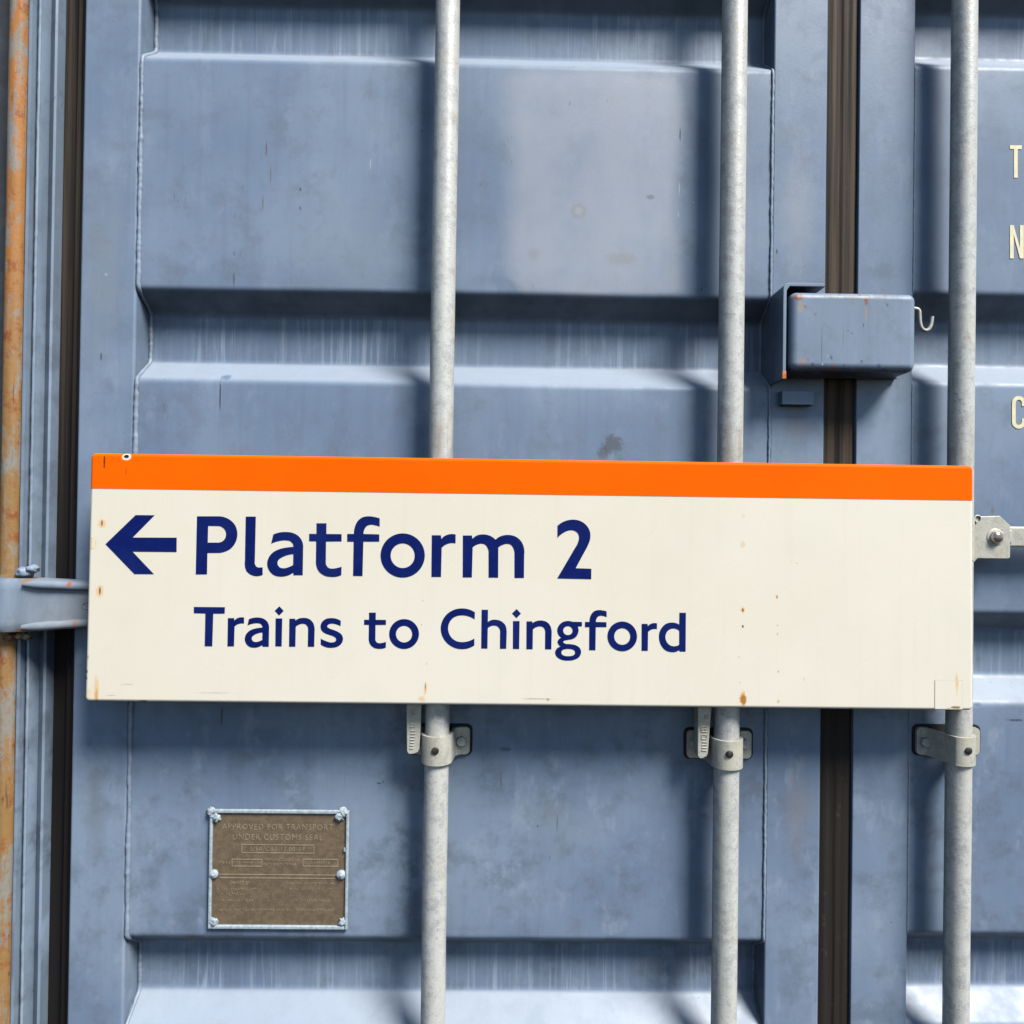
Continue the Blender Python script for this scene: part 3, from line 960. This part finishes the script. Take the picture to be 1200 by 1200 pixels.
glyph('m', 540, 610, 15, [[(38,262),(195,262),(205,322),(270,268,1),(400,243,1),(520,270,1),(610,335),(690,280,1),(840,252,1),(970,285,1),(1065,370,1),(1112,490,1),(1115,600),(1110,1008),(945,1008),(945,590),(930,500,1),(885,430,1),(820,408,1),(740,425,1),(660,470),(657,1002),(490,1002),(490,590),(475,490,1),(430,425,1),(370,405,1),(290,420,1),(210,470),(195,998),(35,998)]])
glyph('2', 640, 605, 15, [[(200,168),(300,98,1),(440,60,1),(580,75,1),(700,150,1),(770,270,1),(775,390,1),(735,510,1),(680,615),(520,912),(795,922),(792,1105),(195,1092),(515,545),(560,460,1),(578,370,1),(550,290,1),(490,252,1),(420,245,1),(320,280,1),(200,380)]])
glyph('T', 220, 695, 6, [[(44,97),(262,99),(260,144),(180,144),(173,374),(120,373),(125,143),(44,141)]])
glyph('i', 555, 705, 20, [[(925,455),(1078,455),(1068,1108),(922,1105)], [(1008,172),(1110,280),(1005,385),(902,275)]])
glyph('n', 330, 715, 24, [[(222,240),(385,240),(388,290),(480,238,1),(630,215,1),(780,250,1),(880,345,1),(925,470,1),(930,570),(918,1028),(740,1026),(748,560),(735,470,1),(690,405,1),(600,380,1),(500,400,1),(400,465),(388,1026),(212,1024)]])
glyph('s', 365, 715, 24, [[(828,300),(700,240,1),(560,222,1),(400,250,1),(290,345,1),(258,460,1),(290,570,1),(380,645,1),(500,690,1),(620,735,1),(685,785,1),(695,840,1),(650,890,1),(570,908,1),(440,880,1),(265,800),(265,965),(400,1035,1),(580,1055,1),(740,1020,1),(850,930,1),(888,800,1),(850,690,1),(750,610,1),(620,555,1),(500,510,1),(445,460,1),(480,400,1),(560,378,1),(680,390,1),(818,448)]])
glyph('C', 510, 705, 20, [[(932,250),(800,185,1),(620,158,1),(430,195,1),(260,310,1),(160,470,1),(132,640,1),(170,810,1),(280,970,1),(440,1075,1),(620,1112,1),(780,1090,1),(918,1025),(918,862),(800,920,1),(630,948,1),(500,925,1),(390,850,1),(320,730,1),(303,620,1),(340,480,1),(430,375,1),(560,325,1),(680,322,1),(800,350,1),(925,412)]])
glyph('h', 555, 705, 20, [[(190,190),(340,190),(335,478),(420,430,1),(510,422,1),(640,455,1),(740,545,1),(775,680,1),(775,760),(765,1102),(620,1102),(622,740),(610,640,1),(560,580,1),(480,560,1),(400,575,1),(333,620),(325,1098),(180,1096)]])
glyph('g', 640, 715, 20, [[(840,275),(840,378),(740,380),(760,460,1),(745,550,1),(690,635,1),(600,680,1),(480,700,1),(412,725,1),(402,748,1),(440,780,1),(560,795,1),(690,820,1),(790,890,1),(820,990,1),(770,1100,1),(660,1160,1),(500,1180,1),(340,1150,1),(240,1075,1),(212,990,1),(250,900,1),(345,855),(290,800,1),(268,740,1),(295,685,1),(360,645),(290,575,1),(262,470,1),(300,355,1),(390,280,1),(510,252,1),(620,272)],
    (ell(510, 478, 110, 105),), (ell(518, 992, 160, 86, 56, 2.4),)])
glyph('d', 755, 710, 20, [[(825,160),(975,160),(968,1070),(835,1068),(815,1035),(740,1075,1),(640,1082,1),(500,1040,1),(400,930,1),(348,770,1),(350,650,1),(410,510,1),(520,415,1),(650,390,1),(740,402,1),(820,440)],
    [(820,580),(750,540,1),(680,528,1),(580,560,1),(515,640,1),(495,730,1),(530,850,1),(610,925,1),(690,945,1),(820,910)]])
glyph('<', 110, 590, 10.909, [[(150,520),(535,148),(778,150),(497,435),(1060,437),(1058,620),(495,615),(768,903),(520,902)]])

def filled(name, loops, depth, mat, parent, loc):
    """closed outlines in the parent's x/z plane -> one thin filled mesh"""
    cu = bpy.data.curves.new(name, 'CURVE')
    cu.dimensions = '2D'; cu.fill_mode = 'BOTH'; cu.extrude = depth / 2
    for lp in loops:
        sp = cu.splines.new('POLY')
        sp.points.add(len(lp) - 1)
        for q, (x, y) in zip(sp.points, lp):
            q.co = (x, y, 0, 1)
        sp.use_cyclic_u = True
    tmp = bpy.data.objects.new(name + '_tmp', cu)
    scene.collection.objects.link(tmp)
    dg = bpy.context.evaluated_depsgraph_get()
    me = bpy.data.meshes.new_from_object(tmp.evaluated_get(dg))
    bpy.data.objects.remove(tmp); bpy.data.curves.remove(cu)
    me.name = name
    me.materials.clear()
    R = Matrix.Rotation(math.radians(90), 4, 'X')
    me.transform(Matrix.Translation(loc) @ R)
    return link(name, me, mat, parent)

# ------------------------------------------------------------------ the sign
SH_T, SH_B = .0655, .0700       # front face, top and bottom edge, in front of the door
cs = []
for (px, py, h) in ((105, 531, SH_T), (1140.5, 546, SH_T), (1141.5, 833, SH_B), (100, 822.5, SH_B)):
    x, z = P(px, py, h); cs.append(Vector((x, -h, z)))
cen = sum(cs, Vector()) / 4
ax_x = ((cs[1] - cs[0]) + (cs[2] - cs[3])).normalized()
ax_z = ((cs[0] - cs[3]) + (cs[1] - cs[2]))
ax_z = (ax_z - ax_x * ax_z.dot(ax_x)).normalized()
ax_y = ax_z.cross(ax_x)        # into the door
SW = ((cs[1] - cs[0]).length + (cs[2] - cs[3]).length) / 2
SHT = ((cs[0] - cs[3]).length + (cs[1] - cs[2]).length) / 2
sign = empty('platform_sign', (0, 0, 0),
             'cream enamel platform sign with orange top band and blue lettering across the container doors', 'sign')
sign.matrix_world = Matrix((ax_x, ax_y, ax_z)).transposed().to_4x4()
sign.location = cen
sign['_local'] = 1

def SG(px, py):
    """photo pixel -> sign-face coordinates"""
    d = ray(px, py)
    t = (cen - cam_loc).dot(ax_y) / d.dot(ax_y)
    p = cam_loc + d * t - cen
    return p.dot(ax_x), p.dot(ax_z)

def enamel():
    m = NT('cream_enamel')
    x, y, z = m.xyz()
    big = m.noise(3.0, 3, .5)
    c = m.mix(m.ramp(big, .35, .65), (0.770, 0.724, 0.606), (0.795, 0.755, 0.655))
    fine = m.noise(700, 3, .6)
    c = m.mix(m.math('MULTIPLY', m.ramp(fine, .55, .8), .10), c, (0.60, .54, .42))
    run = m.noise(1.0, 4, .7, m.mapped((55, 1, 2.0)))
    c = m.mix(m.math('MULTIPLY', m.ramp(run, .52, .74), .12), c, (0.60, .54, .42))
    blot = m.noise(9, 2, .6)
    c = m.mix(m.math('MULTIPLY', m.ramp(blot, .52, .70), .10), c, (0.62, .60, .53))
    nz = m.noise(260, 4, .75)
    nzl = m.noise(110, 4, .75)
    RU = (0.42, 0.17, 0.035); PALE_R = (0.78, .52, .25); BK = (0.05, .035, .025)
    for (px, py, rx, ry, wob, col, amt) in [
        (119.5, 613.5, 6, 7, .6, PALE_R, .75), (119.5, 613, 1.6, 4.5, .4, (0.30, .12, .03), .95),
        (117, 693, 6, 9, .6, PALE_R, .75), (117, 693, 1.6, 6, .4, (0.22, .12, .03), .95),
        (106, 631, 5, 1.3, .7, PALE_R, .9), (106, 643, 7, 1.4, .7, PALE_R, .9), (107, 637, 1.4, 7, .5, PALE_R, .8), (112, 637, 1.2, 6, .6, PALE_R, .55),
        (113, 815, 2.2, 10, .5, (0.38, .17, .02), .95), (113, 808, 4, 20, .8, PALE_R, .7), (104, 814, 5, 10, 1.2, PALE_R, .35),
        (101.5, 787, 1.5, 2.5, .4, BK, .95), (101, 795, 1.5, 2.5, .4, BK, .9), (103, 770, 2, 4, .9, (.35, .3, .25), .6),
        (165, 821.5, 8, 1.2, .9, (0.12, .09, .06), .9), (149, 802, 9, 1.0, .8, (.40, .37, .32), .5), (130, 815, 8, .9, .8, (.42, .36, .3), .5),
        (249, 812, 26, .8, 0.9, (.45, .42, .36), .55),
        (498.5, 808, 2.2, 9, .7, PALE_R, .85), (498.5, 804, .8, 6, .4, (.3, .14, .05), .8), (494, 819, 5, 4, .9, PALE_R, .7), (495.5, 704, 1, 1, .3, (.35, .3, .2), .8), (500, 778, 1, 1, .3, (.4, .33, .2), .7), (494, 732, 1, 1.2, .3, (.4, .3, .15), .7),
        (628, 819, 24, 1.0, 1.1, (.42, .36, .2), .7), (642, 820, 2, 2, .6, (.25, .2, .1), .7),
        (870.5, 819, 5.5, 12, .9, PALE_R, .95), (871, 820, 4, 9, 1.1, RU, .95),
        (870.5, 715, 3.2, 5, .6, PALE_R, .9), (870.5, 715, 1.4, 3, .5, (.25, .09, .03), .95), (870.5, 734, 1.6, 2.2, .4, (.16, .03, .02), .95),
        (870.5, 638, 4, 5, .9, (.70, .58, .38), .7), (871, 605, 3, 3, .8, (.68, .60, .42), .6), (866, 770, 1.3, 1.3, .4, (.5, .4, .2), .7), (867, 800, 1.2, 1.5, .4, (.5, .4, .2), .6),
        (910.5, 699.5, 1.7, 3, .5, RU, .8), (911, 733, .9, 1, .3, (.3, .25, .15), .8), (911, 743, .9, 1.6, .3, (.3, .25, .15), .8), (912, 787, 1.2, 1.6, .4, (.35, .3, .18), .8), (912, 822, 2, 3, .8, (.62, .42, .18), .7),
        (934, 660, 1.2, 1, .4, (.45, .38, .22), .7), (927, 658, .8, .8, .3, (.4, .35, .25), .6), (942, 796, 1.1, 3, .5, (.5, .45, .3), .6),
        (1121, 800, 2.5, 16, .8, (.76, .52, .18), .75), (1120, 829, 8, 2.0, 1.0, (.22, .13, .07), .9), (1111, 830, 3, 1, .8, (.4, .33, .2), .7)]:
        sx, sz = SG(px, py)
        k = m.spot(sx, sz, rx * S * .93, ry * S * .93, wob, 260, .55, nz if max(rx, ry) < 6 else nzl)
        c = m.mix(m.math('MULTIPLY', k, amt), c, col)
    # faint rust bloom along the left return
    e = m.math('MULTIPLY', m.ramp(x, -SW / 2 + .03, -SW / 2 + .002), m.ramp(m.noise(45, 5, .7), .56, .72))
    c = m.mix(m.math('MULTIPLY', e, .35), c, (0.62, .45, .25))
    nb = m.bump(m.noise(7, 2, .5), .10, .006)
    return m.out(c, m.ramp(blot, .3, .7, .22, .36), 0, nb, .45)
mat_enamel = enamel()

def orange():
    m = NT('orange_enamel')
    c = m.mix(m.ramp(m.noise(4, 4, .6), .35, .65), (0.87, 0.122, 0.0006), (0.93, 0.140, 0.0008))
    nz = m.noise(260, 4, .75)
    for (px, py, rx, ry, wob, col, amt) in [(122.5, 541, 1.2, 10, .6, (.10, .025, .01), .9), (148, 553, .8, 5, .5, (.45, .06, .005), .6), (148.5, 535.5, 6.2, 4.6, .25, (.82, .78, .66), 1.0), (148.3, 534.8, 3.6, 2.5, .25, (.02, .022, .025), 1.0),
                                            (104.5, 553, 1.4, 2, .6, (.04, .02, .02), .9)]:
        sx, sz = SG(px, py)
        k = m.spot(sx, sz, rx * S * .93, ry * S * .93, wob, 260, .3, nz)
        c = m.mix(m.math('MULTIPLY', k, amt), c, col)
    return m.out(c, m.ramp(m.noise(30, 3, .6), .3, .7, .40, .5), 0, m.bump(m.noise(14, 3, .5), .06, .003), .05)
mat_orange = orange()
def blue_enamel():
    m = NT('navy_enamel')
    c = m.mix(m.ramp(m.noise(60, 4, .6), .4, .7), (0.0028, 0.0105, 0.108), (0.004, 0.0135, 0.128))
    c = m.mix(m.math('MULTIPLY', m.ramp(m.noise(180, 5, .7), .62, .74), .45), c, (0.035, .05, .15))
    c = m.mix(m.math('MULTIPLY', m.ramp(m.noise(9, 3, .6), .45, .7), .35), c, (0.012, .026, .155))
    return m.out(c, .42, 0, None, .12)
mat_navy = blue_enamel()

def tray(name, x0, x1, z0, z1, y0, y1, r, rc, mat, top=True, bottom=True):
    """folded tray with rounded returns: front at y0 (negative = towards viewer), back at y1"""
    bm = bmesh.new()
    bmesh.ops.create_cube(bm, size=1)
    for v in bm.verts:
        v.co = Vector((x0 if v.co.x < 0 else x1, y0 if v.co.y < 0 else y1, z0 if v.co.z < 0 else z1))
    def ends(e): return e.verts[0].co, e.verts[1].co
    vert_e = []
    for e in bm.edges:
        a, b = ends(e)
        if abs(a.y - b.y) > 1e-5:
            zt = (a.z + b.z) / 2 > (z0 + z1) / 2
            if (zt and top) or (not zt and bottom): vert_e.append(e)
    bmesh.ops.bevel(bm, geom=vert_e, offset=rc, segments=5, profile=.5, affect='EDGES')
    fr = []
    for e in bm.edges:
        a, b = ends(e)
        if abs(a.y - y0) < 1e-6 and abs(b.y - y0) < 1e-6:
            mz = (a.z + b.z) / 2
            if abs(a.z - b.z) < 1e-6 and abs(mz - z0) < 1e-5 and not bottom: continue
            if abs(a.z - b.z) < 1e-6 and abs(mz - z1) < 1e-5 and not top: continue
            fr.append(e)
    bmesh.ops.bevel(bm, geom=fr, offset=r, segments=5, profile=.5, affect='EDGES')
    bmesh.ops.recalc_face_normals(bm, faces=bm.faces)
    me = bpy.data.meshes.new(name); bm.to_mesh(me); bm.free()
    return link(name, me, mat, sign, True, 60, True)

TH = .0140
tray('board', -SW / 2, SW / 2, -SHT / 2, SHT / 2, 0, TH, .0045, .006, mat_enamel)
zb_band = (SG(110, 572.3)[1] + SG(1135, 586.5)[1]) / 2
bo = .00035
tray('header_band', -SW / 2 - bo, SW / 2 + bo, zb_band, SHT / 2 + bo, -bo, TH - .002, .0047, .0062, mat_orange, True, False)

def put(ch, name='letter', cx=None, base=None, scale=1.0):
    loops = []
    src = G[ch]
    if cx is None:
        loops = [[SG(x, y) for (x, y) in lp] for lp in src]
    else:
        xs = [x for x, y in src[0]]
        x0c = (min(xs) + max(xs)) / 2
        tgt = SG(cx, base(cx))
        org = SG(x0c, src_base(ch, x0c))
        loops = []
        for lp in src:
            q = []
            for (x, y) in lp:
                s = SG(x, y)
                q.append((tgt[0] + (s[0] - org[0]) * scale, tgt[1] + (s[1] - org[1]) * scale))
            loops.append(q)
    return filled(name, loops, .0003, mat_navy, sign, Vector((0, -.00025, 0)))

base1 = lambda x: 673.0 + (x - 236) * .0122
base2 = lambda x: 757.3 + (x - 245) * .0107
def src_base(ch, x):
    return base1(x) if ch in 'Platform2' and ch not in 'sT' else base2(x)
put('<', 'arrow')
for ch in 'Platform2':
    put(ch)
K = .672
put('T')
put('r', cx=276.3, base=base2, scale=K)
put('a', cx=301.2, base=base2, scale=K)
put('i', cx=326.7, base=base2, scale=1.0)
put('n'); put('s')
put('t', cx=439.6, base=base2, scale=K)
put('o', cx=473.6, base=base2, scale=K)
put('C'); put('h'); put('i')
put('n', cx=631.8, base=base2, scale=1.0)
put('g')
put('f', cx=698.5, base=base2, scale=K)
put('o', cx=729.3, base=base2, scale=K)
put('r', cx=761, base=base2, scale=K * .96)
put('d')

# sticker in the lower right corner (its printed code is left out)
mat_sticker = simple('paper_sticker', (0.80, 0.77, 0.675), .5, 0, .04, 200, .05)
mat_line = simple('grey_print', (0.62, 0.58, 0.47), .6, 0, .1, 200, .05)
s0 = SG(1095, 831); s1 = SG(1128, 797)
filled('sticker', [rounded_rect(s0[0], s1[0], s0[1], s1[1], .001), ], .0002, mat_line, sign, Vector((0, -.0002, 0)))
filled('sticker_face', [rounded_rect(s0[0] + .0006, s1[0] - .0006, s0[1] + .0006, s1[1] - .0006, .0008), ], .0002, mat_enamel, sign, Vector((0, -.00042, 0)))
# straps holding the sign to the bars, behind it
for (o, bx, br) in bars[:2]:
    for dz in (-.12, .03):
        w = sign.matrix_world.inverted() @ Vector((bx, -BAR_H, dz))
        v = []
        tube('clamp_strap', [Vector((w.x, w.y, w.z - .008)), Vector((w.x, w.y, w.z + .008))], br + .0015, mat_galv, sign, 24)

# ------------------------------------------------------------------ stencilled letters on the right door
def stroke_loops(kind, x0, x1, y0, y1, w):
    if kind == 'T':
        c = (x0 + x1) / 2
        return [[(x0, y0), (x1, y0), (x1, y0 + w), (c + w / 2, y0 + w), (c + w / 2, y1), (c - w / 2, y1), (c - w / 2, y0 + w), (x0, y0 + w)]]
    if kind == 'N':
        return [[(x0, y0), (x0 + w, y0), (x1 - w, y1 - w * 2.6), (x1 - w, y0), (x1, y0), (x1, y1), (x1 - w, y1), (x0 + w, y0 + w * 2.6), (x0 + w, y1), (x0, y1)]]
    r = (x1 - x0) / 2; c = (x0 + x1) / 2
    out, inn = [], []
    ri = r - w
    for k in range(9):
        a = math.pi * k / 8
        out.append((c + r * math.cos(a), y0 + r - r * math.sin(a)))
        inn.append((c + ri * math.cos(a), y0 + r - ri * math.sin(a)))
    ob = [(2 * c - x, y0 + y1 - y) for x, y in out]
    ib = [(2 * c - x, y0 + y1 - y) for x, y in inn]
    return [[(x1, y0 + r + 4)] + out + ob + [(x1, y1 - r - 4), (x1 - w, y1 - r - 4)] + ib[::-1] + inn[::-1] + [(x1 - w, y0 + r + 4)]]
for (kind, a, b, c_, d) in (('T', 1183.2, 1197, 170.5, 208.5), ('N', 1183.2, 1199.4, 264, 303), ('C', 1185.6, 1201.5, 464, 502.5)):
    lp = [[P(x, y, 0) for x, y in l] for l in stroke_loops(kind, a, b, c_, d, 4.4)]
    filled('stencil_letter', lp, .0003, mat_cream, door_r, Vector((0, -.0005, 0)))

# ------------------------------------------------------------------ customs plate
def customs_plate():
    h = .0028
    x0, z1 = P(249, 950.5, h); x1, z0 = P(405, 1086, h)
    pl = prism('customs_plate', rounded_rect(x0, x1, z0, z1, .004), .0016, h, mat_plate, container, 0)
    pl['label'] = 'bronze customs approval plate in a pale blue painted frame'
    fw_ = .0042
    box('plate_frame', x0 - .003, x0 - .003 + fw_, .0012, .0062, z0 - .003, z1 + .003, mat_frame, pl, .0014, 3)
    box('plate_frame', x1 + .003 - fw_, x1 + .003, .0012, .0062, z0 - .003, z1 + .003, mat_frame, pl, .0014, 3)
    box('plate_frame', x0 + .0012, x1 - .0012, .0012, .0058, z1 - .0020, z1 + .0032, mat_frame, pl, .0014, 3)
    box('plate_frame', x0 + .0012, x1 - .0012, .0012, .0058, z0 - .0032, z0 + .0020, mat_frame, pl, .0014, 3)
    def lump(px, py, r, name='rivet', flat=.6, wob=.12):
        x, z = P(px, py, h)
        bm = bmesh.new(); bmesh.ops.create_icosphere(bm, subdivisions=3, radius=1)
        for q in bm.verts:
            d = q.co.copy()
            q.co = Vector((x, -.0038, z)) + Vector((d.x * r, d.y * r * flat, d.z * r)) * (1 + wob * noise.noise(d * 2 + Vector((px, 0, py))))
        me = bpy.data.meshes.new(name); bm.to_mesh(me); bm.free()
        return link(name, me, mat_frame, pl, True)
    for (px, py, r) in ((250.5, 1024, .0068), (400, 1024.5, .0068)):
        lump(px, py, r); lump(px, py, r * .55, 'rivet', 1.35, .05)
    for (px, py, r) in ((253, 957.5, .0068), (248, 951, .0062), (398.5, 956.5, .0066), (403, 951.5, .0064), (405, 995.5, .0034), (250.5, 1080, .006), (402, 1080, .006)):
        lump(px, py, r, 'paint_blob', .55, .7)
    # text from the built-in font, raised
    def text(s, cx, cy, hpx, wpx, name='raised_text'):
        cu = bpy.data.curves.new(name, 'FONT')
        cu.body = s; cu.align_x = 'CENTER'; cu.align_y = 'CENTER'; cu.extrude = .0002; cu.size = 1
        cu.space_character = 1.15; cu.offset = -.012
        cu.resolution_u = 2
        tmp = bpy.data.objects.new('tmp', cu); scene.collection.objects.link(tmp)
        dg = bpy.context.evaluated_depsgraph_get()
        me = bpy.data.meshes.new_from_object(tmp.evaluated_get(dg))
        bpy.data.objects.remove(tmp); bpy.data.curves.remove(cu)
        xs = [v.co.x for v in me.vertices]; ys = [v.co.y for v in me.vertices]
        if not xs: return
        sx = wpx * S / (max(xs) - min(xs)); sy = hpx * S / (max(ys) - min(ys))
        mx, my = (max(xs) + min(xs)) / 2, (max(ys) + min(ys)) / 2
        x, z = P(cx, cy, h)
        for v in me.vertices:
            v.co = Vector((x + (v.co.x - mx) * sx, -(h + (.00045 if v.co.z > 0 else -.0001)), z + (v.co.y - my) * sy))
        me.materials.clear(); me.name = name
        link(name, me, mat_plate_hi, pl)
    text('APPROVED FOR TRANSPORT', 325.5, 969, 6.6, 128)
    text('UNDER CUSTOMS SEAL', 325.5, 981, 6.6, 104)
    text('USA/CB3-17.00-14', 325.5, 994.8, 5, 62)
    text('TYPE', 263.5, 1011, 3, 14)
    text("MANUFACTURER'S NO.", 331.5, 1007.5, 2.8, 40)
    text('OF THE CONTAINER', 328, 1013, 2.8, 38)
    text('OWNED BY', 281, 1034.5, 4, 24)
    def line(xa, ya, xb, yb, w=.9):
        a = P(xa, ya, h); b = P(xb, yb, h)
        x_0, x_1 = min(a[0], b[0]) - w * S / 2, max(a[0], b[0]) + w * S / 2
        z_0, z_1 = min(a[1], b[1]) - w * S / 2, max(a[1], b[1]) + w * S / 2
        if abs(xb - xa) > abs(yb - ya): z_0 = z_1 = (a[1] + b[1]) / 2; z_0 -= w * S / 2; z_1 += w * S / 2
        else: x_0 = x_1 = (a[0] + b[0]) / 2; x_0 -= w * S / 2; x_1 += w * S / 2
        box('raised_line', x_0, x_1, h - .0003, h + .0005, z_0, z_1, mat_plate_hi, pl, 0)
    for (a, b, c_, d) in ((283.5, 990, 368, 999.5), (272, 1007, 307, 1015), (355, 1007, 396, 1015)):
        line(a, b, c_, b); line(a, d, c_, d); line(a, b + 1, a, d - 1); line(c_, b + 1, c_, d - 1)
    line(258, 1025, 394, 1025); line(258, 1029, 394, 1029)
    # worn, unreadable small print kept as worn ticks
    rnd = random.Random(3)
    for (xa, xb, y, hh) in ((255, 300, 1041.5, 3), (257, 286, 1047.5, 3), (336, 392, 1035, 3.2), (340, 388, 1041.5, 3.2), (257, 296, 1055, 3), (340, 386, 1055, 3), (257, 390, 1066, 3), (274, 305, 1011, 4.5), (357, 386, 1011, 4.5)):
        v, f = [], []
        x = xa
        while x < xb:
            w = rnd.uniform(.7, 1.9); hz = hh * rnd.uniform(.4, 1)
            if rnd.random() > .12:
                for (q0, q1, r0_, r1_) in ((x, x + .6, y - hh / 2, y - hh / 2 + hz), (x + .7, x + w + .6, y + rnd.uniform(-hh, hh) * .4, None)):
                    if r1_ is None: r1_ = r0_ + .7
                    a = P(q0, r0_, h); b = P(q1, r1_, h)
                    i = len(v)
                    v += [(a[0], -h - .0004, a[1]), (b[0], -h - .0004, a[1]), (b[0], -h - .0004, b[1]), (a[0], -h - .0004, b[1])]
                    f.append((i, i + 1, i + 2, i + 3))
            x += w + 1.3
        from_py('worn_print', v, f, mat_plate_hi, pl)
customs_plate()
